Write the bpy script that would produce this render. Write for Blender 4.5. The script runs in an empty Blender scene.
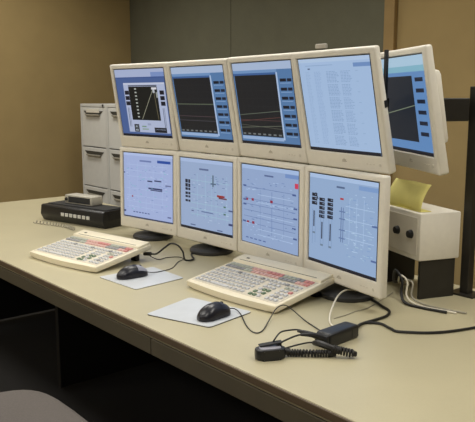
import bpy, bmesh, math, random
from mathutils import Vector, Matrix
R = math.radians
random.seed(7)
scene = bpy.context.scene
C = scene.collection

# ------------------------------------------------------------------ camera
# room axes: X runs along the console, Y into the depth of the desk, Z up
cam_d = bpy.data.cameras.new('camera')
cam_d.sensor_width = 36.0
cam_d.lens = 36.0 * 700 / 475
cam = bpy.data.objects.new('camera', cam_d)
cam.location = (0, 0, 1.361)
cam.rotation_euler = (math.pi / 2 - 0.1629, 0, R(50))
C.objects.link(cam)
scene.camera = cam

# ------------------------------------------------------------------ world / exposure
world = bpy.data.worlds.new('world')
scene.world = world
world.use_nodes = True
world.node_tree.nodes['Background'].inputs[0].default_value = (0.9, 0.95, 1, 1)
world.node_tree.nodes['Background'].inputs[1].default_value = 0.02
vs = scene.view_settings
vs.view_transform = 'Standard'
vs.look = 'None'
vs.gamma = 1
vs.use_curve_mapping = False
vs.exposure = 0.0
LAMP_W = 17.0            # each ceiling luminaire (the lamp is built with its fixture)
LAMP_COL = (1.0, 0.965, 0.90)
LAMP_SPREAD = R(160)

# ------------------------------------------------------------------ materials
def lin(c):
    out = []
    for v in c[:3]:
        v = v / 255.0
        out.append(v / 12.92 if v <= 0.04045 else ((v + 0.055) / 1.055) ** 2.4)
    return (*out, 1.0)

MATS = {}
def mat(name, col, rough=0.5, var=0.06, scale=30.0, bump=0.0, metal=0.0, spec=0.5, speck=None, coat=0.0):
    if name in MATS:
        return MATS[name]
    m = bpy.data.materials.new(name)
    m.use_nodes = True
    nt = m.node_tree
    b = nt.nodes['Principled BSDF']
    b.inputs['Roughness'].default_value = rough
    b.inputs['Metallic'].default_value = metal
    b.inputs['Specular IOR Level'].default_value = spec
    b.inputs['Coat Weight'].default_value = coat
    tc = nt.nodes.new('ShaderNodeTexCoord')
    n = nt.nodes.new('ShaderNodeTexNoise')
    n.inputs['Scale'].default_value = scale
    n.inputs['Detail'].default_value = 5
    nt.links.new(tc.outputs['Object'], n.inputs['Vector'])
    r = nt.nodes.new('ShaderNodeValToRGB')
    c = lin(col)
    r.color_ramp.elements[0].position = 0.3
    r.color_ramp.elements[1].position = 0.7
    r.color_ramp.elements[0].color = tuple(v * (1 - var) for v in c[:3]) + (1,)
    r.color_ramp.elements[1].color = tuple(min(1, v * (1 + var)) for v in c[:3]) + (1,)
    nt.links.new(n.outputs['Fac'], r.inputs['Fac'])
    src = r.outputs['Color']
    if speck:
        n2 = nt.nodes.new('ShaderNodeTexNoise')
        n2.inputs['Scale'].default_value = speck[1]
        n2.inputs['Detail'].default_value = 2
        nt.links.new(tc.outputs['Object'], n2.inputs['Vector'])
        mx = nt.nodes.new('ShaderNodeMix')
        mx.data_type = 'RGBA'
        mr = nt.nodes.new('ShaderNodeMapRange')
        mr.inputs['From Min'].default_value = 0.52
        mr.inputs['From Max'].default_value = 0.72
        mr.inputs['To Max'].default_value = speck[2]
        nt.links.new(n2.outputs['Fac'], mr.inputs['Value'])
        nt.links.new(mr.outputs['Result'], mx.inputs['Factor'])
        nt.links.new(src, mx.inputs['A'])
        mx.inputs['B'].default_value = lin(speck[0])
        src = mx.outputs['Result']
    nt.links.new(src, b.inputs['Base Color'])
    if bump:
        bp = nt.nodes.new('ShaderNodeBump')
        bp.inputs['Strength'].default_value = bump
        bp.inputs['Distance'].default_value = 0.002
        nt.links.new(n.outputs['Fac'], bp.inputs['Height'])
        nt.links.new(bp.outputs['Normal'], b.inputs['Normal'])
    MATS[name] = m
    return m

def screen_mat():
    m = bpy.data.materials.new('lcd_image')
    m.use_nodes = True
    nt = m.node_tree
    b = nt.nodes['Principled BSDF']
    a = nt.nodes.new('ShaderNodeAttribute')
    a.attribute_name = 'col'
    b.inputs['Base Color'].default_value = (0.01, 0.01, 0.012, 1)
    b.inputs['Roughness'].default_value = 0.4
    b.inputs['Specular IOR Level'].default_value = 0.3
    nt.links.new(a.outputs['Color'], b.inputs['Emission Color'])
    b.inputs['Emission Strength'].default_value = 0.9
    return m

M = {}
M['desk'] = mat('desk_laminate', (179, 171, 141), 0.42, 0.03, 6, speck=((158, 148, 120), 420, 0.2))
M['band'] = mat('desk_edge_band', (84, 70, 52), 0.5, 0.08, 20)
M['apron'] = mat('desk_apron', (75, 69, 54), 0.55, 0.06, 14)
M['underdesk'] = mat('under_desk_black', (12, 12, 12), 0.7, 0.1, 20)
M['case'] = mat('monitor_plastic', (228, 223, 210), 0.45, 0.02, 60, bump=0.05)
M['bezel'] = mat('monitor_bezel', (212, 206, 192), 0.5, 0.02, 60)
M['lcd_edge'] = mat('lcd_black_edge', (18, 18, 22), 0.4, 0.1)
M['stand'] = mat('stand_dark', (46, 46, 47), 0.45, 0.08, 40)
M['logo'] = mat('bezel_print', (176, 169, 154), 0.5, 0.03)
M['steel'] = mat('rack_steel', (60, 58, 54), 0.4, 0.08, 20, metal=0.6)
M['steel_light'] = mat('rack_clip_grey', (176, 170, 158), 0.4, 0.05, 20)
M['kb'] = mat('keyboard_cream', (226, 217, 192), 0.5, 0.03, 40, bump=0.04)
M['kb_panel'] = mat('keyboard_panel', (204, 196, 178), 0.6, 0.03, 40)
M['key_white'] = mat('key_white', (190, 191, 192), 0.5, 0.03, 90)
M['key_grey'] = mat('key_grey', (142, 143, 144), 0.5, 0.05, 90)
M['key_green'] = mat('key_green', (104, 124, 100), 0.5, 0.06, 90)
M['key_pink'] = mat('key_pink', (204, 164, 156), 0.5, 0.06, 90)
M['key_red'] = mat('key_red', (196, 132, 127), 0.5, 0.06, 90)
M['key_sage'] = mat('key_sage', (166, 170, 158), 0.5, 0.05, 90)
M['mouse'] = mat('mouse_black', (26, 26, 34), 0.32, 0.1, 60, spec=0.5)
M['mouse_btn'] = mat('mouse_button_black', (34, 34, 42), 0.32, 0.1, 60)
M['mouse_grey'] = mat('mouse_button_grey', (150, 150, 160), 0.35, 0.06, 60)
M['pad'] = mat('mouse_pad_pale', (194, 198, 202), 0.35, 0.05, 14, spec=0.5)
M['rubber'] = mat('cable_black', (24, 23, 22), 0.5, 0.1, 60)
M['cable_grey'] = mat('cable_grey', (150, 145, 130), 0.5, 0.06, 60)
M['cable_white'] = mat('cable_white', (222, 216, 198), 0.45, 0.04, 60)
M['black'] = mat('device_black', (24, 25, 28), 0.38, 0.12, 50, bump=0.1)
M['black_matte'] = mat('device_black_matte', (20, 20, 22), 0.6, 0.12, 50)
M['button'] = mat('button_white', (200, 200, 196), 0.5, 0.04)
M['silver'] = mat('plug_silver', (190, 188, 180), 0.25, 0.04, 60, metal=0.8)
M['radio'] = mat('radio_beige', (176, 172, 160), 0.5, 0.04)
M['glass_dark'] = mat('display_dark', (38, 42, 50), 0.2, 0.05)
M['cab'] = mat('cabinet_grey', (206, 207, 204), 0.5, 0.03, 20)
M['cab_drawer'] = mat('cabinet_drawer_grey', (212, 213, 210), 0.5, 0.03, 20)
M['cab_handle'] = mat('cabinet_pull', (150, 146, 134), 0.4, 0.04)
M['cab_label'] = mat('cabinet_label', (222, 218, 205), 0.6, 0.03)
M['dark_shade'] = mat('dark_parts_shade', (60, 58, 52), 0.7, 0.05)  # dark tone for small parts; on drawer pulls it paints recess shade
M['olive'] = mat('olive_panel_fabric', (102, 101, 84), 0.9, 0.05, 8, bump=0.1, speck=((94, 92, 74), 160, 0.4))
M['brown'] = mat('brown_wall', (160, 138, 92), 0.85, 0.05, 5, bump=0.05)
M['tan'] = mat('tan_trim', (150, 124, 78), 0.7, 0.06, 10)
M['ceil'] = mat('ceiling_tile', (200, 198, 190), 0.9, 0.04, 60, bump=0.2)
M['floor'] = mat('dark_carpet', (24, 22, 21), 0.95, 0.2, 160, bump=0.3)
M['chair'] = mat('chair_fabric', (94, 88, 84), 0.9, 0.1, 220, bump=0.25)
M['chair_black'] = mat('chair_black_plastic', (26, 26, 26), 0.5, 0.1)
M['yellow'] = mat('yellow_paper', (226, 216, 130), 0.7, 0.04, 20)
M['lamp_frame'] = mat('lamp_frame_white', (225, 225, 220), 0.5, 0.02)
M['screen'] = screen_mat()
lm = bpy.data.materials.new('lamp_diffuser')
lm.use_nodes = True
lm.node_tree.nodes['Principled BSDF'].inputs['Emission Color'].default_value = (1, 0.94, 0.82, 1)
lm.node_tree.nodes['Principled BSDF'].inputs['Emission Strength'].default_value = 1.5
M['diffuser'] = lm

# ------------------------------------------------------------------ helpers
def obj(name, bm, m, parent=None, smooth=False, loc=None, rot=None, label=None):
    me = bpy.data.meshes.new(name)
    bmesh.ops.recalc_face_normals(bm, faces=bm.faces)
    bm.to_mesh(me)
    bm.free()
    me.materials.append(m if not isinstance(m, str) else M[m])
    if smooth:
        for p in me.polygons:
            p.use_smooth = True
        try:
            me.set_sharp_from_angle(angle=R(38))
        except Exception:
            pass
    o = bpy.data.objects.new(name, me)
    C.objects.link(o)
    if parent:
        o.parent = parent
    if loc:
        o.location = loc
    if rot:
        o.rotation_euler = rot
    if label:
        o['label'] = label
    return o

def link_copy(o, parent, loc=None, rot=None):
    c = o.copy()
    C.objects.link(c)
    c.parent = parent
    if loc is not None:
        c.location = loc
    if rot is not None:
        c.rotation_euler = rot
    return c

def thing(name, label, cat, loc=(0, 0, 0), rz=0.0, group=None):
    o = bpy.data.objects.new(name, None)
    o.empty_display_size = 0.05
    C.objects.link(o)
    o.location = loc
    o.rotation_euler = (0, 0, rz)
    o['label'] = label
    o['category'] = cat
    if group:
        o['group'] = group
    return o

def tag(o, label, cat, group=None):
    o['label'] = label
    o['category'] = cat
    if group:
        o['group'] = group
    return o

def struct(o):
    o['kind'] = 'structure'
    return o

def to_local(root, pts):
    """world points -> local frame of an empty with location + z rotation"""
    inv = (Matrix.Translation(root.location) @ Matrix.Rotation(root.rotation_euler[2], 4, 'Z')).inverted()
    return [inv @ Vector(p) for p in pts]

def box(bm, sx, sy, sz, c=(0, 0, 0), bev=0.0, seg=2, rot=None):
    mtx = Matrix.Translation(c)
    if rot:
        mtx = mtx @ rot
    r = bmesh.ops.create_cube(bm, size=1.0, matrix=mtx @ Matrix.Diagonal((sx, sy, sz, 1)))
    if bev:
        es = list({e for v in r['verts'] for e in v.link_edges})
        bmesh.ops.bevel(bm, geom=es, offset=bev, segments=seg, profile=0.5, affect='EDGES')
    return bm

def bx(sx, sy, sz, c=(0, 0, 0), bev=0.0, seg=2, rot=None):
    return box(bmesh.new(), sx, sy, sz, c, bev, seg, rot)

def span(x0, x1, y0, y1, z0, z1, bev=0.0, seg=2):
    return bx(x1 - x0, y1 - y0, z1 - z0, ((x0 + x1) / 2, (y0 + y1) / 2, (z0 + z1) / 2), bev, seg)

def prism(pts, axis, a, b, bev=0.0, bm=None):
    """polygon pts (2D) extruded along axis 'x','y' or 'z' from a to b"""
    bm = bm or bmesh.new()
    def P(p, t):
        if axis == 'x':
            return (t, p[0], p[1])
        if axis == 'y':
            return (p[0], t, p[1])
        return (p[0], p[1], t)
    v0 = [bm.verts.new(P(p, a)) for p in pts]
    v1 = [bm.verts.new(P(p, b)) for p in pts]
    n = len(pts)
    bm.faces.new(v0)
    bm.faces.new(list(reversed(v1)))
    for i in range(n):
        bm.faces.new((v0[i], v0[(i + 1) % n], v1[(i + 1) % n], v1[i]))
    if bev:
        es = list({e for v in v0 + v1 for e in v.link_edges})
        bmesh.ops.bevel(bm, geom=es, offset=bev, segments=2, profile=0.5, affect='EDGES')
    return bm

def lathe(prof, seg=32, bm=None, c=(0, 0, 0), rot=None):
    bm = bm or bmesh.new()
    T = Matrix.Translation(c) @ (rot if rot else Matrix.Identity(4))
    rings = []
    for r, z in prof:
        if r <= 1e-6:
            rings.append([bm.verts.new(T @ Vector((0, 0, z)))])
        else:
            rings.append([bm.verts.new(T @ Vector((r * math.cos(2 * math.pi * k / seg), r * math.sin(2 * math.pi * k / seg), z))) for k in range(seg)])
    for a, b in zip(rings, rings[1:]):
        for k in range(seg):
            k2 = (k + 1) % seg
            if len(a) == 1 and len(b) == 1:
                continue
            if len(a) == 1:
                bm.faces.new((a[0], b[k], b[k2]))
            elif len(b) == 1:
                bm.faces.new((a[k], a[k2], b[0]))
            else:
                bm.faces.new((a[k], a[k2], b[k2], b[k]))
    return bm

def catmull(pts, n=8):
    pts = [Vector(p) for p in pts]
    out = []
    for i in range(len(pts) - 1):
        p0 = pts[max(i - 1, 0)]; p1 = pts[i]; p2 = pts[i + 1]; p3 = pts[min(i + 2, len(pts) - 1)]
        for k in range(n):
            t = k / n
            out.append(0.5 * ((2 * p1) + (-p0 + p2) * t + (2 * p0 - 5 * p1 + 4 * p2 - p3) * t * t + (-p0 + 3 * p1 - 3 * p2 + p3) * t ** 3))
    out.append(pts[-1])
    return out

def tube(path, r, seg=8, bm=None):
    """sweep; r is a number or a function of 0..1"""
    bm = bm or bmesh.new()
    n = len(path)
    up = Vector((0, 0, 1))
    rings = []
    prev = None
    for i, p in enumerate(path):
        t = (path[min(i + 1, n - 1)] - path[max(i - 1, 0)]).normalized()
        if prev is None:
            a = t.cross(up)
            if a.length < 1e-3:
                a = t.cross(Vector((1, 0, 0)))
            a.normalize()
        else:
            a = prev - t * prev.dot(t)
            a.normalize()
        prev = a
        b = t.cross(a)
        rr = r(i / (n - 1)) if callable(r) else r
        rings.append([bm.verts.new(p + a * rr * math.cos(2 * math.pi * k / seg) + b * rr * math.sin(2 * math.pi * k / seg)) for k in range(seg)])
    for A, B in zip(rings, rings[1:]):
        for k in range(seg):
            bm.faces.new((A[k], A[(k + 1) % seg], B[(k + 1) % seg], B[k]))
    bm.faces.new(list(reversed(rings[0])))
    bm.faces.new(rings[-1])
    return bm

def coil(path, R0, r, turns):
    """helix around a path"""
    path = [Vector(p) for p in path]
    n = turns * 12
    L = len(path) - 1
    pts = []
    for i in range(n + 1):
        f = i / n * L
        k = min(int(f), L - 1)
        p = path[k].lerp(path[k + 1], f - k)
        t = (path[k + 1] - path[k]).normalized()
        a = t.cross(Vector((0, 0, 1))).normalized()
        b = t.cross(a)
        w = 2 * math.pi * turns * i / n
        pts.append(p + a * R0 * math.cos(w) + b * R0 * math.sin(w))
    return tube(pts, r, 6)

DZ = 0.730      # desk surface

# ------------------------------------------------------------------ room shell
XL, XR, YB, YF, ZC = -5.42, 2.6, 3.34, -2.6, 2.70
struct(obj('floor', span(XL - .1, XR + .1, YF - .1, YB + .1, -0.1, 0), 'floor'))
struct(obj('ceiling', span(XL - .1, XR + .1, YF - .1, YB + .1, ZC, ZC + 0.1), 'ceil'))
struct(obj('wall_left', span(XL - .1, XL, YF, YB, 0, ZC), 'brown'))
wb = struct(obj('wall_back', span(XL - .1, XR + .1, YB, YB + .1, 0, ZC), 'brown'))
struct(obj('wall_right', span(XR, XR + .1, YF, YB, 0, ZC), 'brown'))
struct(obj('wall_front', span(XL - .1, XR + .1, YF - .1, YF, 0, ZC), 'brown'))
# olive wall panels butted side by side with a narrow recessed joint
px = [XL, -4.036, -2.635]
for a, b in zip(px, px[1:]):
    obj('wall_panel', span(a + .002, b - .002, YB - .018, YB - .0005, 0.09, ZC, 0.004), 'olive', wb)
struct(obj('trim_1', span(-2.633, -2.56, YB - .035, YB, 0, ZC, 0.004), 'tan'))
struct(obj('baseboard_back', span(XL, -2.64, YB - .026, YB, 0, 0.088, 0.004), 'band'))
struct(obj('baseboard_left', span(XL, XL + .015, YF, YB - .03, 0, 0.088, 0.004), 'band'))

# ------------------------------------------------------------------ ceiling luminaires
lamp_xy = [(x, y) for y in (1.95, 0.1, -1.75) for x in (-4.3, -2.3, -0.3)]  # unseen grid; lamps nearest back and left walls added to brighten them
for i, (x, y) in enumerate(lamp_xy):
    t = thing('ceiling_light', 'unseen recessed rectangular ceiling light above the console room', 'light', (x, y, ZC), 0, 'ceiling lights above the console')
    fb = bmesh.new()
    box(fb, 1.24, 0.04, 0.05, (0, 0.30, -0.025), 0.004)
    box(fb, 1.24, 0.04, 0.05, (0, -0.30, -0.025), 0.004)
    box(fb, 0.04, 0.56, 0.05, (0.60, 0, -0.025), 0.004)
    box(fb, 0.04, 0.56, 0.05, (-0.60, 0, -0.025), 0.004)
    obj('frame', fb, 'lamp_frame', t)
    obj('diffuser', bx(1.16, 0.56, 0.01, (0, 0, -0.008)), 'diffuser', t)
    for k in range(5):
        obj('louver_blade', bx(0.006, 0.56, 0.03, (-0.4 + 0.2 * k, 0, -0.032)), 'lamp_frame', t)
    ld = bpy.data.lights.new('lamp', 'AREA')
    ld.shape = 'RECTANGLE'
    ld.size = 1.1
    ld.size_y = 0.5
    ld.energy = LAMP_W
    ld.color = LAMP_COL
    ld.spread = LAMP_SPREAD
    lo = bpy.data.objects.new('lamp', ld)
    C.objects.link(lo)
    lo.parent = t
    lo.location = (0, 0, -0.056)

# ------------------------------------------------------------------ desk
DX0, DX1, DY0, DY1 = -4.1, 0.9, 1.0, 2.05
desk = thing('console_desk', 'long beige laminate console desk with a brown front edge', 'desk', (0, 0, 0))
obj('desk_top', span(DX0, DX1, DY0 + .006, DY1, DZ - .028, DZ, 0.0025), 'desk', desk)
obj('edge_band', span(DX0, DX1, DY0, DY0 + .0058, DZ - .020, DZ - .0015, 0.002), 'band', desk)
seams = [DX0, -2.9, -1.57, -0.2, DX1]
for a, b in zip(seams, seams[1:]):
    obj('apron_panel', span(a + .0015, b - .0015, DY0 + .004, DY0 + .026, DZ - .076, DZ - .0285, 0.002), 'apron', desk)
for x in (DX0 + .03, -2.9, -0.2, DX1 - .03):
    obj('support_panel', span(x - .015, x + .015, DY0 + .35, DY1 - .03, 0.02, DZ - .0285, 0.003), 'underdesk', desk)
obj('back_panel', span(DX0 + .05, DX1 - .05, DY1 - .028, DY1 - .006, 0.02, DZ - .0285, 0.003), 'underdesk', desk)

# ------------------------------------------------------------------ filing cabinets
def make_cabinet(label, x0, card):
    w, d, h = 0.398, 0.70, 1.302
    t = thing('file_cabinet', label, 'cabinet', (x0 + w / 2, 2.589, 0), 0, 'grey four-drawer filing cabinets')
    b = bmesh.new()
    box(b, w, d - .02, 0.06, (0, d / 2 + .012, .03))
    box(b, w, d, 0.022, (0, d / 2, h - .011), .002)
    box(b, 0.017, d, h - .082, (-w / 2 + .0085, d / 2, .06 + (h - .082) / 2))
    box(b, 0.017, d, h - .082, (w / 2 - .0085, d / 2, .06 + (h - .082) / 2))
    box(b, w - .034, 0.01, h - .082, (0, d - .005, .06 + (h - .082) / 2))
    box(b, w - .034, d - .05, 0.012, (0, d / 2 + .02, .07))
    obj('body', b, 'cab', t)
    for k in range(4):
        zt = h - .022 - k * 0.304
        dh = 0.296
        dr = obj('drawer', bx(w - .04, 0.32, dh, (0, 0.162, zt - dh / 2 - .003), 0.003), 'cab_drawer', t)
        # pull: flat dark plate painting the shade of a recess, above a flared lip
        obj('pull_shade', prism([(-.145, zt - .030), (.145, zt - .030), (.105, zt - .056), (-.105, zt - .056)], 'y', -0.002, 0.003), 'dark_shade', dr)
        obj('handle', prism([(-.110, zt - .055), (.110, zt - .055), (.100, zt - .067), (-.100, zt - .067)], 'y', -0.014, 0.002, 0.002), 'cab_handle', dr)
        if k == 0 and card:
            obj('label_card', bx(0.20, 0.003, 0.026, (0, -0.0035, zt - .030), 0.0005), 'cab_label', dr)
        if k == 0:
            obj('lock', lathe([(0, .006), (.009, .006), (.010, 0), (0, 0)], 16, c=(w / 2 - .045, 0.0, h - .011), rot=Matrix.Rotation(R(90), 4, 'X')), 'dark_shade', t)
    return t
make_cabinet('grey metal filing cabinet at the far left with the white drawer label card', -4.979, True)
make_cabinet('grey metal filing cabinet partly hidden behind the leftmost monitors', -4.578, False)

# ------------------------------------------------------------------ screen drawings
SW, SH = 0.328, 0.289     # visible LCD area
class Pic:
    """flat print for an LCD: rectangles and lines in 0..1 from the top left"""
    def __init__(s):
        s.v = []; s.f = []; s.c = []; s.k = 0
    def quad(s, pts, col):
        s.k += 1
        y = -0.00003 * min(s.k, 24) - 0.0002
        b = len(s.v)
        for (a, t) in pts:
            s.v.append(((a - .5) * SW, y, (.5 - t) * SH))
            s.c.append(lin(col))
        s.f.append((b, b + 1, b + 2, b + 3))
    def rect(s, x0, y0, x1, y1, col):
        s.quad([(x0, y0), (x0, y1), (x1, y1), (x1, y0)], col)
    def line(s, x0, y0, x1, y1, col, w=0.006):
        dx, dy = (x1 - x0) * SW, (y1 - y0) * SH
        L = math.hypot(dx, dy) or 1
        nx, ny = -dy / L * w * SW / 2 / SW, dx / L * w * SW / 2 / SH
        s.quad([(x0 + nx, y0 + ny), (x0 - nx, y0 - ny), (x1 - nx, y1 - ny), (x1 + nx, y1 + ny)], col)
    def poly(s, pts, col, w=0.006):
        for a, b in zip(pts, pts[1:]):
            s.line(*a, *b, col, w)
    def build(s, parent):
        me = bpy.data.meshes.new('screen_image')
        me.from_pydata(s.v, [], s.f)
        at = me.color_attributes.new('col', 'FLOAT_COLOR', 'POINT')
        for i, c in enumerate(s.c):
            at.data[i].color = c
        me.materials.append(M['screen'])
        o = bpy.data.objects.new('screen_image', me)
        C.objects.link(o)
        o.parent = parent
        return o

def border_lip_shade(p):  # black LCD border row, with the lip's shade painted into it
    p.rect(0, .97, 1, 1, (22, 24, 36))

def pic_calibration(p):           # upper: dark chart window on blue
    p.rect(0, 0, 1, 1, (72, 96, 148))
    p.rect(0, 0, 1, .115, (166, 178, 210)); p.rect(.74, .05, 1, .115, (122, 144, 194))
    p.rect(0, .115, 1, .13, (60, 84, 140))
    p.rect(.15, .2, .985, .94, (174, 184, 212))
    p.rect(.15, .2, .985, .225, (194, 200, 220))
    p.rect(.25, .255, .83, .755, (16, 20, 20))
    p.rect(.25, .235, .83, .25, (70, 74, 90))
    for k in range(9):
        p.rect(.37, .28 + k * .052, .41, .30 + k * .052, (170, 176, 170))
    p.line(.46, .74, .74, .31, (150, 150, 130), .009)
    p.line(.76, .29, .79, .74, (128, 120, 92), .007)
    p.rect(.72, .27, .82, .30, (214, 214, 220)); p.rect(.74, .30, .78, .35, (180, 184, 190)); p.rect(.8, .34, .83, .42, (150, 154, 150))
    for x in (.165, .875):
        for k in range(3):
            p.rect(x, .315 + k * .08, x + .085, .375 + k * .08, (18, 20, 34))
        p.rect(x + .02, .57, x + .03, .86, (70, 78, 100)); p.rect(x + .045, .57, x + .055, .86, (120, 128, 150))
    p.rect(.27, .82, .37, .935, (24, 26, 32))
    for k in range(2):
        p.rect(.29, .84 + k * .05, .35, .87 + k * .05, (170, 180, 190))
    p.rect(.43, .84, .52, .86, (120, 150, 130)); p.rect(.43, .88, .56, .90, (140, 160, 150))
    p.rect(.55, .80, .62, .83, (150, 160, 190))
    p.rect(.68, .86, .92, .935, (22, 24, 34)); p.rect(.70, .885, .9, .895, (150, 160, 180))
    border_lip_shade(p)

def pic_trend(p, sloped):
    b = (84, 122, 168)
    p.rect(0, 0, 1, 1, b)
    p.rect(0, 0, 1, .09, (168, 186, 214)); p.rect(0, .09, .76, .125, (110, 146, 192))
    p.rect(.0, .125, .76, .15, (60, 96, 150))
    p.rect(.02, .15, .745, .90, (24, 27, 32))
    for k in range(1, 8):
        p.rect(.02, .15 + k * .094, .745, .152 + k * .094, (44, 46, 50))
        p.rect(.02 + k * .09, .15, .022 + k * .09, .90, (40, 43, 48))
    p.rect(.745, .125, .77, .93, (170, 192, 224))
    for k in range(7):
        y = .2 + k * .105
        p.rect(.80, y, .90, y + .035, (20, 24, 38)); p.rect(.915, y, .985, y + .035, (26, 32, 50))
        p.rect(.80, y + .05, .97, y + .056, (146, 176, 214))
    for k in range(8):
        p.rect(.04 + k * .09, .865, .09 + k * .09, .885, (110, 116, 118))
    p.rect(.02, .905, .745, .945, (150, 176, 212))
    border_lip_shade(p)
    if sloped:
        p.line(.02, .64, .745, .58, (92, 102, 90), .007); p.line(.02, .72, .745, .655, (88, 56, 54), .007)
        p.line(.02, .70, .745, .70, (84, 60, 62), .006); p.line(.02, .80, .745, .76, (96, 102, 90), .007)
        p.line(.02, .76, .745, .80, (90, 92, 82), .005)
    else:
        p.line(.02, .505, .745, .505, (86, 96, 80), .011); p.line(.02, .67, .745, .675, (78, 64, 70), .007)
        p.line(.02, .73, .745, .735, (74, 72, 80), .006)

def pic_text(p):
    p.rect(0, 0, 1, 1, (164, 190, 224))
    p.rect(0, 0, 1, .04, (178, 200, 228)); p.rect(.78, .065, 1, .105, (112, 144, 194))
    p.rect(.1, .07, .5, .078, (144, 170, 206)); p.rect(.13, .1, .165, .115, (90, 104, 136))
    rnd = random.Random(3)
    for k in range(52):
        y = .14 + k * .0152
        for x0, n, c in ((.09, 2, (150, 176, 212)), (.22, 3, (146, 172, 210)), (.40, 5, (132, 158, 196)), (.60, 4, (136, 162, 200))):
            if c[0] < 140 and k % 9 == 8:
                continue
            x = x0
            for _ in range(n):
                w = rnd.uniform(.012, .034)
                p.rect(x, y, x + w, y + .0065, c)
                x += w + .008
        if k % 7 == 0:
            p.rect(.80, y, .835, y + .006, (146, 172, 208))
    border_lip_shade(p)

def scatter(p, seed, n, cols, area):
    rnd = random.Random(seed)
    for _ in range(n):
        x = rnd.uniform(area[0], area[2]); y = rnd.uniform(area[1], area[3])
        p.rect(x, y, x + rnd.uniform(.015, .05), y + rnd.uniform(.005, .010), rnd.choice(cols))

def pic_flow_a(p):
    p.rect(0, 0, 1, 1, (164, 180, 222))
    p.rect(0, 0, 1, .04, (178, 194, 234)); p.rect(.34, .1, .58, .125, (110, 126, 176)); p.rect(.70, .085, .96, .125, (40, 78, 160))
    for y in (.18, .27, .36, .55, .66, .75, .83):
        p.line(.06, y, .9, y, (178, 196, 232), .006)
    for x in (.12, .3, .47, .62, .8):
        p.line(x, .14, x, .88, (176, 194, 232), .006)
    p.rect(.50, .40, .60, .42, (44, 52, 92)); p.rect(.64, .385, .78, .405, (52, 60, 100))
    p.rect(.52, .505, .8, .53, (50, 58, 100)); p.rect(.56, .535, .8, .55, (58, 66, 108))
    p.rect(.86, .44, .97, .46, (110, 120, 160)); p.rect(.17, .66, .2, .685, (150, 70, 90)); p.rect(.0, .3, .03, .32, (70, 80, 130))
    scatter(p, 5, 90, [(124, 142, 196), (140, 158, 208), (130, 190, 208), (196, 208, 240)], (.05, .15, .9, .88))
    for k in range(6):
        p.rect(.2 + k * .06, .905, .24 + k * .06, .92, (70, 84, 140))
    p.rect(.0, .90, .04, .93, (60, 70, 120)); p.rect(.9, .91, .97, .93, (90, 100, 150))
    p.rect(.0, .985, 1, 1, (60, 72, 110))

def pic_flow_b(p):
    p.rect(0, 0, 1, 1, (154, 174, 208))
    p.rect(0, 0, 1, .05, (170, 190, 226)); p.rect(.38, .125, .56, .15, (96, 112, 150))
    for y in (.3, .5, .62, .7, .78):
        p.line(.2, y, .95, y, (160, 196, 214), .006)
    for x in (.34, .5, .62, .7, .9):
        p.line(x, .2, x, .82, (160, 194, 218), .007)
    p.rect(.63, .2, .66, .36, (100, 120, 140)); p.rect(.60, .31, .70, .33, (84, 104, 130))
    for y, h in ((.30, .05), (.36, .05), (.42, .035), (.48, .035), (.53, .03), (.59, .03)):
        p.rect(.10, y, .15, y + h, (22, 26, 44)); p.rect(.16, y, .20, y + h, (30, 34, 54))
    p.rect(.72, .46, .86, .49, (150, 50, 50)); p.rect(.75, .49, .9, .51, (110, 60, 70)); p.rect(.84, .6, .88, .62, (70, 110, 90)); p.rect(.84, .7, .88, .72, (70, 110, 90))
    p.rect(.42, .72, .64, .735, (96, 116, 160)); p.rect(.22, .73, .27, .745, (90, 100, 140))
    scatter(p, 9, 80, [(124, 146, 190), (134, 176, 200), (188, 208, 230), (110, 130, 176)], (.22, .2, .9, .86))
    p.rect(.93, .64, 1, .66, (70, 84, 130)); p.rect(.93, .82, 1, .85, (60, 70, 116)); p.rect(.2, .93, .3, .945, (80, 96, 140)); p.rect(.72, .94, .82, .955, (80, 96, 140))
    border_lip_shade(p)

def pic_flow_c(p):
    p.rect(0, 0, 1, 1, (148, 170, 208))
    p.rect(0, 0, 1, .05, (166, 190, 228)); p.rect(.42, .10, .58, .12, (88, 106, 150)); p.rect(.78, .055, 1, .10, (116, 146, 200))
    for y in (.28, .43, .50, .58, .66, .74):
        p.line(.04, y, .95, y, (100, 122, 170), .005)
    for x in (.35, .55, .56, .76):
        p.line(x, .3, x, .84, (112, 136, 184), .005)
    for y in (.36, .46, .62, .8, .87):
        p.line(.3, y, .92, y, (176, 200, 232), .006)
    for (x, y) in ((.10, .44), (.21, .435), (.55, .42), (.12, .735), (.22, .73)):
        p.rect(x - .022, y - .016, x + .022, y + .016, (150, 30, 60))
    p.rect(.94, .15, .995, .21, (210, 60, 90))
    for x, y in ((.03, .26), (.9, .28), (.92, .44), (.92, .56), (.03, .44), (.03, .5), (.02, .72), (.92, .80), (.9, .68)):
        p.rect(x, y, x + .06, y + .02, (70, 92, 146))
    scatter(p, 21, 90, [(180, 202, 232), (112, 138, 188), (170, 196, 230), (96, 120, 172)], (.06, .16, .9, .88))
    for k in range(5):
        p.rect(.08 + k * .08, .93, .13 + k * .08, .945, (80, 104, 160))

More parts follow.
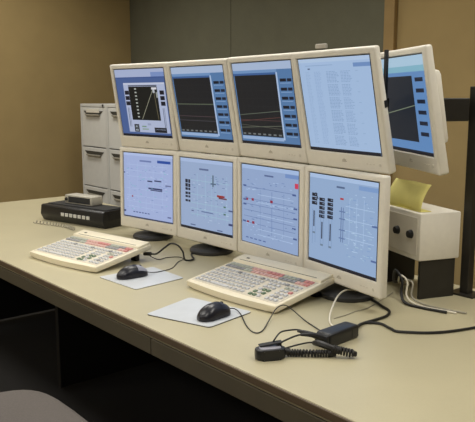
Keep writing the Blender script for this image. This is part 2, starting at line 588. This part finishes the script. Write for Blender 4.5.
def pic_flow_d(p):
    p.rect(0, 0, 1, 1, (148, 174, 210))
    p.rect(0, 0, 1, .045, (172, 196, 230)); p.rect(.42, .10, .54, .12, (84, 104, 140)); p.rect(.74, .06, 1, .105, (126, 158, 206))
    for x, y0, n in ((.04, .22, 3), (.16, .26, 5), (.29, .25, 5)):
        for k in range(n):
            p.rect(x, y0 + k * .047, x + .085, y0 + .037 + k * .047, (20, 24, 40))
            p.rect(x + .05, y0 + .01 + k * .047, x + .075, y0 + .02 + k * .047, (120, 140, 170))
    p.line(.10, .21, .14, .28, (24, 28, 44), .012)
    for x, a, b in ((.07, .42, .60), (.20, .53, .72), (.33, .53, .72)):
        p.rect(x, a, x + .018, b, (40, 46, 66)); p.rect(x - .015, .40, x - .01, .80, (112, 138, 180)); p.rect(x + .03, .42, x + .034, .78, (112, 138, 180))
        p.rect(x - .01, b + .06, x + .03, b + .08, (110, 130, 150))
    p.rect(.48, .22, .53, .24, (180, 50, 50)); p.rect(.495, .32, .505, .7, (84, 108, 156)); p.rect(.525, .32, .533, .7, (84, 108, 156))
    for y in (.36, .44, .56, .65):
        p.rect(.47, y, .56, y + .012, (96, 120, 166))
    for y in (.30, .44, .56, .64):
        p.line(.56, y, .96, y, (176, 202, 232), .006)
    for x in (.62, .72, .82):
        p.line(x, .2, x, .7, (172, 198, 230), .006)
    p.rect(.93, .44, 1, .46, (80, 104, 156)); p.rect(.93, .80, 1, .82, (80, 104, 156))
    scatter(p, 33, 80, [(178, 204, 232), (130, 160, 206), (168, 198, 220)], (.55, .14, .92, .84))
    border_lip_shade(p)

def pic_side(p):
    p.rect(0, 0, 1, 1, (96, 138, 190))
    p.rect(0, 0, 1, .10, (170, 200, 222)); p.rect(0, .10, 1, .16, (130, 180, 200))
    p.rect(.02, .2, .72, .88, (30, 36, 46)); p.line(.02, .6, .72, .5, (120, 132, 110), .008)
    for k in range(6):
        p.rect(.78, .22 + k * .11, .95, .26 + k * .11, (26, 34, 54))
    border_lip_shade(p)

# ------------------------------------------------------------------ monitors
MW, MH = 0.3830, 0.363
def head_parts(head, draw, dt, db, ext):
    """casing, bezel, LCD, back hump; local frame: x right, y back, z up from the bottom edge"""
    # casing shell: outer rounded frame ring + back
    ys = 0.034
    b = bmesh.new()
    box(b, MW, ys, MH, (0, ys / 2, MH / 2), 0.0075, 3)
    for v in b.verts:                      # thinner towards the top, sides drawn in a little
        if v.co.y > 0.02:
            v.co.y += (db + (dt - db) * v.co.z / MH) - ys
            v.co.x *= 0.985
    if ext:
        for v in b.verts:
            if v.co.z < 0.02:
                v.co.z -= ext
    # sink the front face inside the frame
    front = [f for f in b.faces if f.normal.y < -0.99 and f.calc_area() > 0.05]
    side, top, bot = 0.020, 0.017, 0.046
    r = bmesh.ops.inset_region(b, faces=front, thickness=0.012, depth=0.0)
    f = front[0]
    for v in f.verts:
        v.co.x = math.copysign(MW / 2 - side, v.co.x)
        v.co.z = (MH - top) if v.co.z > MH / 2 else bot
    r = bmesh.ops.inset_region(b, faces=[f], thickness=0.005, depth=-0.006)
    for v in f.verts:
        v.co.y = 0.006
    obj('casing', b, 'case', head, smooth=True)
    zc = (MH - .022 + .051) / 2
    ed = obj('lcd_panel', bx(SW + .006, 0.002, SH + .004, (0, 0.0048, zc)), 'lcd_edge', head)
    p = Pic()
    draw(p)
    im = p.build(ed)
    im.location = (0, 0.0037, zc)
    hump = bmesh.new()
    box(hump, 0.25, 0.045, 0.22, (0, ys + .0205, MH / 2), 0.018, 2)
    obj('back_housing', hump, 'case', head, smooth=True)
    vb = bmesh.new()
    for k in range(7):
        box(vb, 0.16, 0.002, 0.004, (0, ys + .0435, MH / 2 + .03 + k * .01))
    obj('vent_slots', vb, 'dark_shade', head)
    # printed emblem and lettering-like bar in the middle of the lower bezel
    eb = bmesh.new()
    for dx, h in ((-.006, .005), (0, .009), (.006, .005)):
        prism([(dx - .0035, .026), (dx + .0035, .026), (dx, .026 + h)], 'y', -0.0006, 0.0004, bm=eb)
    box(eb, 0.022, 0.001, 0.0022, (0, 0, .0235))
    obj('emblem', eb, 'logo', head)
    obj('power_button', lathe([(0, .0022), (.0045, .002), (.0058, 0), (0, 0)], 18, c=(MW / 2 - .034, 0.0005, .024), rot=Matrix.Rotation(R(90), 4, 'X')), 'bezel', head, smooth=True)
    for k in range(3):
        obj('menu_button', bx(0.008, 0.002, 0.003, (MW / 2 - .06 - k * .014, 0, .024), .0006), 'bezel', head)

def monitor(label, draw, x, y, z0, yaw, tilt, group, standing):
    t = thing('monitor', label, 'monitor', (x, y, DZ if standing else z0), yaw, group)
    zz = (z0 - DZ) if standing else 0
    head = t
    # tilt is applied to every head part by rotating its mesh data about the lower edge
    before = set(o.name for o in C.objects)
    head_parts(t, draw, 0.030 if standing else 0.026, 0.030 if standing else 0.034, 0 if standing else 0.003)
    T = Matrix.Translation((0, 0, zz)) @ Matrix.Rotation(tilt, 4, 'X')
    for o in list(t.children):
        o.data.transform(T)
        for g in o.children:
            g.data.transform(T @ Matrix.Translation(g.location))
            g.location = (0, 0, 0)
    if standing:
        obj('base', lathe([(0, 0), (.086, 0), (.090, .004), (.090, .013), (.084, .019), (.05, .024), (0, .025)], 48, c=(-.02, 0.05, 0.0002)), 'stand', t, smooth=True)
        obj('neck', prism([(-.04, .018), (.04, .018), (.03, .16), (-.03, .16)], 'y', 0.080, 0.104, 0.006), 'stand', t, smooth=True)
    return t

def P(c, yaw, off):
    return (c[0] - math.sin(yaw) * off, c[1] + math.cos(yaw) * off)

seam = [(-2.767, 1.624), (-2.391, 1.674), (-2.011, 1.684), (-1.632, 1.653), (-1.257, 1.593)]
yaws = [R(7.52), R(1.44), R(-4.60), R(-9.14)]
mid = [((a[0] + b[0]) / 2, (a[1] + b[1]) / 2) for a, b in zip(seam, seam[1:])]
low_lab = ['beige monitor in the lower row, farthest left, beside the black desk unit',
           'lower-row beige monitor showing a column of black blocks and a red mark',
           'lower-row beige monitor with red dots on its blue diagram, behind the nearer keyboard',
           'nearest lower-row beige monitor showing three columns of black blocks']
up_lab = ['upper-row beige monitor at the far left with a black graph window',
          'upper-row beige monitor with a dark trend chart and one level line',
          'upper-row beige monitor with a dark trend chart and rising lines',
          'nearest upper-row beige monitor filled with pale columns of text',]
# small departures of each monitor from the common arc: dx, dy, dz, yaw, tilt
LD = [(-.016, .006, 0, 0, -.015), (.000, -.002, .001, 0, 0), (.012, -.008, .003, -.006, .005), (.016, -.009, .004, 0, 0)]
UD = [(-.014, .018, .001, -.014, .154), (-.006, .019, .002, -.016, .186), (-.001, .019, .004, .006, .180), (.008, .018, .004, .018, .206)]
for i in range(4):
    c, ya = mid[i], yaws[i]
    monitor(low_lab[i], [pic_flow_a, pic_flow_b, pic_flow_c, pic_flow_d][i], c[0] + LD[i][0], c[1] + LD[i][1], 0.770 + LD[i][2], ya + LD[i][3], LD[i][4], 'monitors of the lower row', True)
    u = (c[0] + UD[i][0], c[1] + UD[i][1])
    top = monitor(up_lab[i], [pic_calibration, lambda p: pic_trend(p, False), lambda p: pic_trend(p, True), pic_text][i], u[0], u[1], 1.1355 + UD[i][2], ya + UD[i][3], UD[i][4], 'monitors of the upper row', False)
b = bx(.004, .012, .020, (MW / 2 * .992, .019, .20), .001)
b.transform(Matrix.Rotation(UD[3][4], 4, 'X'))
obj('side_latch', b, 'black_matte', top)
y5 = R(-31)
c5 = (-1.466 + .19 * math.cos(y5), 1.895 + .19 * math.sin(y5))
monitor('rightmost beige monitor, set back and turned away behind the text monitor', pic_side, c5[0], c5[1], 1.140, y5, 0.17, 'monitors of the upper row', False)

# rack that carries the upper row
rack = thing('monitor_rack', 'dark steel rack behind the monitors that carries the upper row', 'rack', (-2.0, 1.85, DZ))
def rk(name, bm, m):
    bm.transform(Matrix.Translation((2.0, -1.85, -DZ)))
    return obj(name, bm, m, rack)
posts = []
for i in range(4):
    ya = yaws[max(i - 1, 0)]
    q = P(seam[i], ya, 0.175)
    posts.append(q)
    rk('post', bx(.03, .03, .66, (q[0], q[1], DZ + .33), .002), 'steel')
    rk('foot_plate', bx(.09, .07, .006, (q[0], q[1], DZ + .0032), .001), 'steel')
q5 = P(c5, y5, 0.20)
rk('post', bx(.03, .03, .66, (q5[0], q5[1], DZ + .33), .002), 'steel')
rk('foot_plate', bx(.09, .07, .006, (q5[0], q5[1], DZ + .0032), .001), 'steel')
posts.append(P(mid[3], yaws[3], 0.165))
for a, b in zip(posts, posts[1:]):
    d = Vector((b[0] - a[0], b[1] - a[1], 0))
    rk('beam', bx(d.length, .026, .04, ((a[0] + b[0]) / 2, (a[1] + b[1]) / 2, 1.32), .002, rot=Matrix.Rotation(math.atan2(d.y, d.x), 4, 'Z')), 'steel')
for c, ya in list(zip(mid, yaws)) + [(c5, y5)]:
    a = P(c, ya, 0.118 if c is not c5 else .116)
    rk('arm', bx(.07, .09, .07, (a[0], a[1], 1.32), .003, rot=Matrix.Rotation(ya, 4, 'Z')), 'steel')
# dark upright at the open end of the rack, seen between the two end monitors
rk('end_bracket', bx(.075, .014, .03, (-1.389, 1.757, 1.315), .002, rot=Matrix.Rotation(R(-45), 4, 'Z')), 'steel')
rk('end_upright', bx(.010, .012, .22, (-1.362, 1.728, 1.388), .002), 'black_matte')
# cable hook standing up behind the nearest upper monitor
rk('hook_stem', bx(.012, .012, .19, (-1.646, 1.752, 1.42), .002), 'steel')
rk('cable_hook', bx(.046, .016, .016, (-1.646, 1.745, 1.524), .004), 'steel_light')

# ------------------------------------------------------------------ operator keyboards
KT = R(8.4)
KW, KD = 0.412, 0.281
def make_keyboard(label, cx, cy, rz):
    t = thing('operator_keyboard', label, 'keyboard', (cx, cy, DZ), rz, 'wide cream operator keyboards')
    T = Matrix.Translation((0, -KD / 2, 0.003)) @ Matrix.Rotation(KT, 4, 'X')      # local: y 0..KD from the front edge
    h = 0.021
    # slab with a gently bowed front edge
    outline = [(-KW / 2, KD), (-KW / 2, 0.006)]
    for k in range(1, 12):
        s = k / 12
        outline.append((-KW / 2 + KW * s, 0.006 - 0.012 * math.sin(math.pi * s)))
    outline += [(KW / 2, 0.006), (KW / 2, KD)]
    b = prism(outline, 'z', 0.0, h, 0.004)
    b.transform(T)
    obj('case', b, 'kb', t, smooth=True)
    b = prism([(KD - .066, h - .001), (KD - .060, h + .008), (KD - .004, h + .010), (KD - .001, h - .001)], 'x', -KW / 2 + .004, KW / 2 - .004, 0.0015)
    b.transform(T)
    rear = obj('rear_ledge', b, 'kb', t, smooth=True)
    b = bx(KW - .06, 0.0016, 0.0008, (0, KD - .052, h + .0090)); b.transform(T)
    obj('groove', b, 'dark_shade', rear)
    b = bx(0.013, 0.007, 0.001, (-KW / 2 + .050, KD - .03, h + .0097)); b.transform(T)
    obj('badge', b, 'dark_shade', rear)
    b = bx(KW - .022, 0.196, 0.0016, (0, 0.119, h + .0002), .0004); b.transform(T)
    obj('key_panel', b, 'kb_panel', t)
    for sx in (-1, 1):
        obj('rear_foot', bx(0.03, 0.02, 0.033, (sx * (KW / 2 - .05), KD / 2 - .045, 0.0166), .002), 'black_matte', t)
    # keys
    protos = {}
    def key(kx, ky, w, d, m):
        k = (round(w, 4), round(d, 4), m)
        if k not in protos:
            kb = bmesh.new()
            z0, z1, i = 0.0, 0.0042, 0.0013
            lo = [kb.verts.new((sx * w / 2, sy * d / 2, z0)) for sx, sy in ((-1, -1), (1, -1), (1, 1), (-1, 1))]
            hi = [kb.verts.new((sx * (w / 2 - i), sy * (d / 2 - i), z1)) for sx, sy in ((-1, -1), (1, -1), (1, 1), (-1, 1))]
            kb.faces.new(hi)
            for q in range(4):
                kb.faces.new((lo[q], lo[(q + 1) % 4], hi[(q + 1) % 4], hi[q]))
            kb.faces.new(list(reversed(lo)))
            o = obj('key', kb, m, t)
            protos[k] = o
        else:
            o = protos[k].copy()
            C.objects.link(o)
            o.parent = t
        o.location = T @ Vector((kx, ky, h + .001))
        o.rotation_euler = (KT, 0, 0)
    n = 21
    p = (KW - .036) / n
    x0 = -(KW - .036) / 2 + p / 2
    for r in range(6):
        y = 0.036 + r * 0.0222
        for c in range(n):
            if c in (13,) and r < 5:
                continue
            if c == 17 and r < 5:
                continue
            m = 'key_white'
            if c in (14, 15, 16) and r < 3:
                m = 'key_green' if (c + r) % 3 != 1 else 'key_white'
            elif c == 20 and r in (3,):
                m = 'key_red'
            elif c >= 18 and r == 4 and c != 20:
                m = 'key_sage'
            elif r == 5 and c % 6 == 5:
                m = 'key_grey'
            elif c in (19,) and r == 1:
                m = 'key_grey'
            if r == 0 and 4 <= c <= 8:
                if c == 4:
                    key(x0 + 6 * p, y, p * 5 - .0055, .0135, 'key_white')
                continue
            key(x0 + c * p, y, p - .0055, .0135, m)
    strip = ['key_sage'] * 6 + ['key_pink'] * 4 + ['key_red'] * 4 + ['key_sage'] * 3 + ['key_grey'] * 2 + ['key_red'] * 2
    strip2 = ['key_grey'] * 5 + ['key_sage'] * 2 + ['key_pink'] * 7 + ['key_grey'] * 4 + ['key_pink'] * 2 + ['key_red']
    for c in range(n):
        key(x0 + c * p, 0.177, p - .002, .0165, strip2[c])
        key(x0 + c * p, 0.199, p - .002, .0165, strip[c])
    return t

k1 = make_keyboard('cream operator keyboard at the left, beside the farther mouse pad', -2.425, 1.280, R(10))
k2 = make_keyboard('cream operator keyboard in front of the middle monitors, nearer the camera', -1.650, 1.475, R(3.2))

def cord(name, root, pts, r, m, n=8, seg=8):
    return obj(name, tube(catmull(to_local(root, pts), n), r, seg), m, root, smooth=True)

# thick looping cable and plug of the left keyboard
cord('cable', k1, [(-2.262, 1.436, .756), (-2.245, 1.447, .757), (-2.225, 1.460, .760), (-2.197, 1.479, .786), (-2.176, 1.493, .803), (-2.152, 1.509, .797), (-2.136, 1.520, .773), (-2.130, 1.526, .742), (-2.15, 1.58, .734), (-2.24, 1.64, .734), (-2.33, 1.80, .734)], 0.0036, 'rubber')
cord('cable_plug', k1, [(-2.270, 1.430, .756), (-2.245, 1.447, .757)], 0.0075, 'rubber', 4)
cord('cable', k2, [(-1.80, 1.632, .752), (-1.82, 1.66, .742), (-1.80, 1.75, .734)], 0.0036, 'rubber')

# ------------------------------------------------------------------ mouse pads
def make_pad(label, pts, th):
    cx = sum(p[0] for p in pts) / 4; cy = sum(p[1] for p in pts) / 4
    t = thing('mouse_pad', label, 'mouse pad', (cx, cy, DZ), 0, 'pale mouse pads on the desk')
    loc = [(p[0] - cx, p[1] - cy) for p in pts]
    # rounded corners
    out = []
    for i in range(4):
        a, b, c = Vector(loc[i - 1]), Vector(loc[i]), Vector(loc[(i + 1) % 4])
        r = 0.012
        p0 = b + (a - b).normalized() * r; p1 = b + (c - b).normalized() * r
        for k in range(5):
            s = k / 4
            q = p0 * (1 - s) ** 2 + b * 2 * s * (1 - s) + p1 * s * s
            out.append((q.x, q.y))
    obj('foam_base', prism(out, 'z', 0.0003, th * .6), 'black_matte' if th > .003 else 'cable_grey', t)
    obj('top_sheet', prism([(x * .997, y * .997) for x, y in out], 'z', th * .6, th, 0.0004), 'pad', t)
    return t
PADH = 0.0036
make_pad('pale grey mouse pad beside the left keyboard, under the farther mouse', [(-2.150, 1.165), (-1.925, 1.178), (-1.945, 1.388), (-2.150, 1.392)], 0.0028)
make_pad('pale grey mouse pad near the front edge, under the nearer mouse', [(-1.678, 1.060), (-1.466, 1.130), (-1.497, 1.312), (-1.735, 1.259)], PADH)

# ------------------------------------------------------------------ mice
def mouse_surface(s, a, off=0.0):
    """s 0 (rear) .. 1 (cord end); a angle across -1..1 -> local point"""
    L = 0.118
    y = -L / 2 + L * s
    q = max(0.0, 1 - abs(2 * s - 1) ** 2.6) ** 0.5
    w = (0.0315 + 0.002 * math.cos(2 * math.pi * s)) * q * (1 - 0.06 * math.sin(math.pi * s)) + 0.0005
    hh = 0.039 * (math.sin(math.pi * min(1, (s * 0.72 + 0.08) ** 0.8)) ** 0.75) * (0.42 + 0.58 * q) + 0.002
    th = a * math.pi / 2
    x = w * math.sin(th)
    z = hh * max(0, math.cos(th)) ** 0.7
    n = Vector((math.sin(th), 0, math.cos(th)))
    return Vector((x, y, z)) + n * off

def make_mouse(label, cx, cy, zb, rz, cordpts, btn, cord_r):
    t = thing('mouse', label, 'mouse', (cx, cy, zb), rz, 'black computer mice on the pads')
    b = bmesh.new()
    NS, NA = 28, 20
    g = [[b.verts.new(mouse_surface(i / NS, -1 + 2 * j / NA) + Vector((0, 0, .0015))) for j in range(NA + 1)] for i in range(NS + 1)]
    for i in range(NS):
        for j in range(NA):
            b.faces.new((g[i][j], g[i][j + 1], g[i + 1][j + 1], g[i + 1][j]))
    for i in range(NS):
        b.faces.new((g[i][0], g[i + 1][0], g[i + 1][NA], g[i][NA]))
    bmesh.ops.remove_doubles(b, verts=b.verts, dist=1e-5)
    obj('shell', b, 'mouse', t, smooth=True)
    for sgn in (-1, 1):
        b = bmesh.new()
        n1, n2 = 10, 6
        gg = []
        for i in range(n1 + 1):
            s = 0.60 + 0.37 * i / n1
            gg.append([b.verts.new(mouse_surface(s, sgn * (0.07 + 0.62 * j / n2), 0.0012) + Vector((0, 0, .0015))) for j in range(n2 + 1)])
        for i in range(n1):
            for j in range(n2):
                b.faces.new((gg[i][j], gg[i][j + 1], gg[i + 1][j + 1], gg[i + 1][j]))
        obj('button', b, btn, t, smooth=True)
    w = mouse_surface(0.76, 0)
    obj('scroll_wheel', lathe([(0, -.003), (.006, -.003), (.007, 0), (.006, .003), (0, .003)], 16, c=(0, w.y, w.z - .001), rot=Matrix.Rotation(R(90), 4, 'Y')), 'rubber', t, smooth=True)
    cord('cord', t, cordpts, cord_r, 'rubber')
    return t
make_mouse('black mouse with grey buttons on the farther pad by the left keyboard', -2.072, 1.255, DZ + .0029, R(-3),
           [(-2.068, 1.312, .742), (-2.066, 1.335, .737), (-2.067, 1.368, .7345), (-2.088, 1.435, .732), (-2.152, 1.507, .732), (-2.180, 1.553, .732), (-2.222, 1.560, .732), (-2.243, 1.520, .732), (-2.232, 1.470, .734), (-2.262, 1.452, .745)], 'mouse_grey', 0.0015)
make_mouse('glossy black mouse on the nearer pad by the desk edge', -1.528, 1.194, DZ + PADH + .0001, R(8),
           [(-1.537, 1.250, .745), (-1.530, 1.272, .742), (-1.495, 1.266, .736), (-1.408, 1.215, .7325), (-1.353, 1.196, .7325), (-1.354, 1.226, .7325), (-1.405, 1.300, .738), (-1.428, 1.345, .752), (-1.420, 1.368, .760), (-1.400, 1.380, .750), (-1.34, 1.373, .7335), (-1.263, 1.346, .7335), (-1.215, 1.33, .7335)], 'mouse_btn', 0.0016)

# ------------------------------------------------------------------ talk box with its cables, hand microphone with coiled cord
pb = thing('talk_box', 'black oblong cable box lying on the desk beneath the nearest monitor', 'cable box', (-1.172, 1.325, DZ), R(3))
b = bx(.048, .122, .036, (0, 0, .0182), .007, 3)
obj('body', b, 'black', pb, smooth=True)
obj('seam_strip', bx(.049, .004, .024, (0, .03, .0182), .001), 'black_matte', pb)
obj('end_cap', bx(.042, .012, .030, (0, -.064, .0175), .005, 2), 'black_matte', pb, smooth=True)
cord('strain_relief', pb, [(-1.176, 1.262, .752), (-1.205, 1.245, .760), (-1.226, 1.230, .764)], lambda s: .0095 - .006 * s, 'rubber', 6)
cord('strain_relief', pb, [(-1.160, 1.262, .752), (-1.172, 1.232, .766), (-1.190, 1.205, .769)], lambda s: .0095 - .006 * s, 'rubber', 6)
cord('wire', pb, [(-1.205, 1.245, .761), (-1.226, 1.236, .765), (-1.219, 1.196, .775), (-1.212, 1.158, .780), (-1.200, 1.128, .774), (-1.205, 1.122, .760)], 0.0021, 'rubber')
cord('wire', pb, [(-1.172, 1.232, .766), (-1.190, 1.200, .769), (-1.195, 1.152, .763), (-1.197, 1.130, .757)], 0.0024, 'rubber')
cord('silver_plug', pb, [(-1.168, 1.384, .748), (-1.178, 1.405, .745)], 0.004, 'silver', 4)
cord('cable', pb, [(-1.178, 1.400, .745), (-1.195, 1.428, .738), (-1.213, 1.470, .7345), (-1.211, 1.546, .7345), (-1.215, 1.585, .7345), (-1.240, 1.625, .7345), (-1.300, 1.655, .7345), (-1.40, 1.72, .7345), (-1.50, 1.90, .7345)], 0.0042, 'rubber')
obj_c = cord('cable', pb, [(-1.195, 1.428, .738), (-1.213, 1.480, .7345), (-1.182, 1.511, .7345), (-1.138, 1.500, .7345), (-1.100, 1.500, .7345), (-1.02, 1.60, .7345), (-0.95, 1.85, .7345)], 0.0038, 'rubber')

hm = thing('hand_microphone', 'small black hand microphone with a coiled cord near the desk edge', 'microphone', (-1.195, 1.106, DZ), R(-27))
b = bmesh.new()
out = []
for k in range(28):
    a = 2 * math.pi * k / 28
    out.append((0.021 * math.copysign(abs(math.cos(a)) ** .6, math.cos(a)), 0.037 * math.copysign(abs(math.sin(a)) ** .6, math.sin(a))))
prism(out, 'z', 0.0005, 0.027, 0.005, bm=b)
obj('body', b, 'black', hm, smooth=True)
b = prism([(x * .72, y * .72) for x, y in out], 'z', 0.0268, 0.0285, 0.0006)
obj('face_plate', b, 'mouse_grey', hm, smooth=True)
b = bmesh.new()
box(b, .018, .058, .004, (-.010, .004, .0335), .0015, rot=Matrix.Rotation(R(6), 4, 'X'))
box(b, .014, .010, .010, (-.010, .026, .030), .002)
obj('clip', b, 'black_matte', hm, smooth=True)
obj('cord_boot', tube(catmull(to_local(hm, [(-1.188, 1.132, .745), (-1.172, 1.152, .742)]), 4), lambda s: .011 - .003 * s, 10), 'rubber', hm, smooth=True)
path = [tuple(p) for p in to_local(hm, [(-1.176, 1.148, .7395), (-1.154, 1.170, .7395), (-1.128, 1.198, .7395), (-1.108, 1.222, .7395), (-1.098, 1.236, .742)])]
obj('coiled_cord', coil(path, 0.0072, 0.0027, 19), 'rubber', hm, smooth=True)
path = [tuple(p) for p in to_local(hm, [(-1.102, 1.228, .752), (-1.085, 1.240, .748), (-1.066, 1.260, .742)])]
obj('coiled_cord', coil(path, 0.0082, 0.0030, 8), 'rubber', hm, smooth=True)
cord('cord_sleeve', hm, [(-1.158, 1.222, .752), (-1.138, 1.216, .758), (-1.115, 1.217, .758), (-1.095, 1.232, .751)], lambda s: .0065 + .002 * math.sin(math.pi * s), 'rubber', 8)
cord('wire', hm, [(-1.182, 1.137, .750), (-1.172, 1.171, .754), (-1.166, 1.206, .754), (-1.158, 1.226, .752)], 0.0022, 'rubber')
cord('cord_end', hm, [(-1.066, 1.260, .742), (-1.060, 1.268, .740)], lambda s: .009 - .003 * s, 'rubber', 4)

# white and thin loose cables under the nearest monitor
wc = thing('white_cable', 'white cable curving down in front of the nearest lower monitor', 'cable', (-1.31, 1.45, DZ))
cord('sheath', wc, [(-1.40, 1.70, .740), (-1.394, 1.660, .756), (-1.398, 1.613, .765), (-1.381, 1.557, .760), (-1.338, 1.484, .746), (-1.312, 1.446, .7335), (-1.27, 1.405, .7335), (-1.225, 1.385, .7335)], 0.0027, 'cable_white')
gc = thing('thin_cable', 'thin grey cable lying on the desk behind the black cable box', 'cable', (-1.305, 1.5, DZ))
cord('sheath', gc, [(-1.300, 1.452, .7318), (-1.300, 1.50, .7318), (-1.305, 1.55, .7318), (-1.307, 1.62, .7318), (-1.36, 1.80, .7318)], 0.0013, 'cable_grey')

# ------------------------------------------------------------------ black desk unit and radio at the far left
du = thing('desk_unit', 'black boxy desk unit with a row of white buttons, left of the monitors', 'desk unit', (-3.171, 1.645, DZ), R(14))
W2, D2, H2 = 0.46, 0.17, 0.084
obj('body', prism([(-D2 / 2 + .018, 0.002), (-D2 / 2, .035), (-D2 / 2 + .006, H2 - .004), (-D2 / 2 + .014, H2), (D2 / 2, H2), (D2 / 2, .002)], 'x', -W2 / 2, W2 / 2, .004), 'black', du, smooth=True)
obj('top_lip', bx(W2 - .03, D2 - .05, .004, (0, .015, H2 + .0015), .001), 'black_matte', du)
obj('side_grille', bx(.003, D2 - .06, H2 - .05, (W2 / 2 + .0005, .01, .055), .001), 'black_matte', du)
for k in range(7):
    obj('button', bx(.022, .004, .017, (-.06 + k * .031, -D2 / 2 + .001, .046), .001), 'button', du)
for sx in (-1, 1):
    obj('foot', bx(.03, .1, .004, (sx * .18, 0.02, .0022), .0005), 'rubber', du)
rd = thing('radio', 'small grey radio with a dark display on top of the black desk unit', 'radio', (-3.215, 1.672, DZ + H2 + .0036), R(14))
obj('body', bx(.20, .075, .044, (0, 0, .0222), .004), 'radio', rd, smooth=True)
obj('display', bx(.16, .003, .030, (0.008, -.038, .022), .001), 'glass_dark', rd)
obj('knob', lathe([(0, .008), (.007, .008), (.008, 0), (0, 0)], 16, c=(-.086, -.0375, .022), rot=Matrix.Rotation(R(90), 4, 'X')), 'black_matte', rd, smooth=True)
cc = thing('coiled_cable', 'pale coiled cable lying in front of the black desk unit', 'cable', (-3.06, 1.52, DZ))
obj('sheath', coil(to_local(cc, [(-3.30, 1.44, DZ + .0095), (-3.18, 1.48, DZ + .0095), (-3.08, 1.505, DZ + .0095), (-2.99, 1.50, DZ + .0095)]), .007, .002, 16), 'cable_grey', cc, smooth=True)

# ------------------------------------------------------------------ boxes, paper and wiring at the right, behind the nearest monitor
eb = thing('switch_box', 'beige equipment box with dark round knobs behind the nearest lower monitor', 'equipment', (-1.345, 1.90, DZ - .0), R(-20))
obj('body', bx(.24, .15, .15, (0, 0, .199), .005), 'case', eb, smooth=True)
obj('front_plate', bx(.21, .003, .12, (0, -.0755, .199), .001), 'bezel', eb)
for sx in (-.075, -.0, .075):
    obj('knob', lathe([(0, .012), (.011, .012), (.014, 0), (0, 0)], 20, c=(sx, -.0768, .204), rot=Matrix.Rotation(R(90), 4, 'X')), 'black_matte', eb, smooth=True)
for sx in (-1, 1):
    obj('leg', bx(.012, .13, .123, (sx * .108, 0, .0617), .002), 'steel', eb)
yp = thing('yellow_sheet', 'curled yellow paper sheet standing on the beige equipment box', 'paper', (-1.352, 1.888, DZ + .2743), R(-20))
b = bmesh.new()
rows = []
for i in range(9):
    s = i / 8
    rows.append([b.verts.new((-.10 + .2 * j / 10, -.045 + .035 * s * s - .004 * math.sin(j * .9), .003 + .082 * s)) for j in range(11)])
for i in range(8):
    for j in range(10):
        b.faces.new((rows[i][j], rows[i][j + 1], rows[i + 1][j + 1], rows[i + 1][j]))
ys = obj('sheet', b, 'yellow', yp, smooth=True)
md = ys.modifiers.new('thick', 'SOLIDIFY'); md.thickness = .0012
obj('folded_foot', bx(.2, .04, .002, (0, -.028, .0015), .0005), 'yellow', yp)
wn = [('black', 'rubber', .0045), ('white', 'cable_white', .003), ('grey', 'cable_grey', .003)]
for k, (nm, m, r) in enumerate(wn):
    t = thing('loose_cable', f'{nm} cable looping under the beige equipment box', 'cable', (-1.25, 1.80, DZ), 0, 'cables under the equipment box')
    dx = .02 * k
    cord('sheath', t, [(-1.42 + dx, 1.93, DZ + r + .0005), (-1.38 + dx, 1.83, DZ + .03), (-1.335 + dx, 1.775, DZ + .085 - .012 * k), (-1.30 + dx, 1.765, DZ + .06), (-1.29 + dx, 1.75, DZ + .02), (-1.24 + dx, 1.72 + .02 * k, DZ + r + .0005), (-1.12 + dx, 1.74 + .02 * k, DZ + r + .0005)], r, m)

# ------------------------------------------------------------------ office chair in front of the desk
ch = thing('office_chair', 'grey upholstered office chair at the lower left in front of the desk', 'chair', (-1.75, 0.612, 0), 0)
def cushion(w, d, h, c, e=0.55, n=36, rings=7, rot=None):
    bm = bmesh.new()
    prof = []
    for i in range(rings + 1):
        a = -math.pi / 2 + math.pi * i / rings
        prof.append((1 - .14 * (1 - math.cos(a)), h / 2 * math.sin(a)))
    T = Matrix.Translation(c) @ (rot if rot else Matrix.Identity(4))
    rg = []
    for s, z in prof:
        rg.append([bm.verts.new(T @ Vector((s * w / 2 * math.copysign(abs(math.cos(t)) ** e, math.cos(t)), s * d / 2 * math.copysign(abs(math.sin(t)) ** e, math.sin(t)), z))) for t in [2 * math.pi * k / n for k in range(n)]])
    for A, B in zip(rg, rg[1:]):
        for k in range(n):
            bm.faces.new((A[k], A[(k + 1) % n], B[(k + 1) % n], B[k]))
    bm.faces.new(list(reversed(rg[0]))); bm.faces.new(rg[-1])
    return bm
obj('seat', cushion(.52, .50, .08, (0, 0, .445)), 'chair', ch, smooth=True)
obj('seat_pan', bx(.40, .38, .02, (0, 0, .396), .006), 'chair_black', ch)
obj('backrest', cushion(.46, .50, .07, (0, -.27, .74), rot=Matrix.Rotation(R(82), 4, 'X')), 'chair', ch, smooth=True)
obj('back_bar', tube(catmull([(0, -.1, .388), (0, -.27, .40), (0, -.325, .50), (0, -.31, .70)], 6), .017, 10), 'chair_black', ch, smooth=True)
obj('gas_column', lathe([(0, .08), (.028, .08), (.028, .24), (.018, .24), (.018, .388), (0, .388)], 20), 'chair_black', ch)
for k in range(5):
    a = 2 * math.pi * k / 5 + .3
    lg = obj('leg', tube([Vector((.02 * math.cos(a), .02 * math.sin(a), .10)), Vector((.29 * math.cos(a), .29 * math.sin(a), .072))], lambda s: .02 - .006 * s, 8), 'chair_black', ch, smooth=True)
    obj('caster', lathe([(0, -.011), (.022, -.011), (.026, -.005), (.026, .005), (.022, .011), (0, .011)], 18, c=(.28 * math.cos(a), .28 * math.sin(a), .0265), rot=Matrix.Rotation(a, 4, 'Z') @ Matrix.Rotation(R(90), 4, 'X')), 'chair_black', lg, smooth=True)
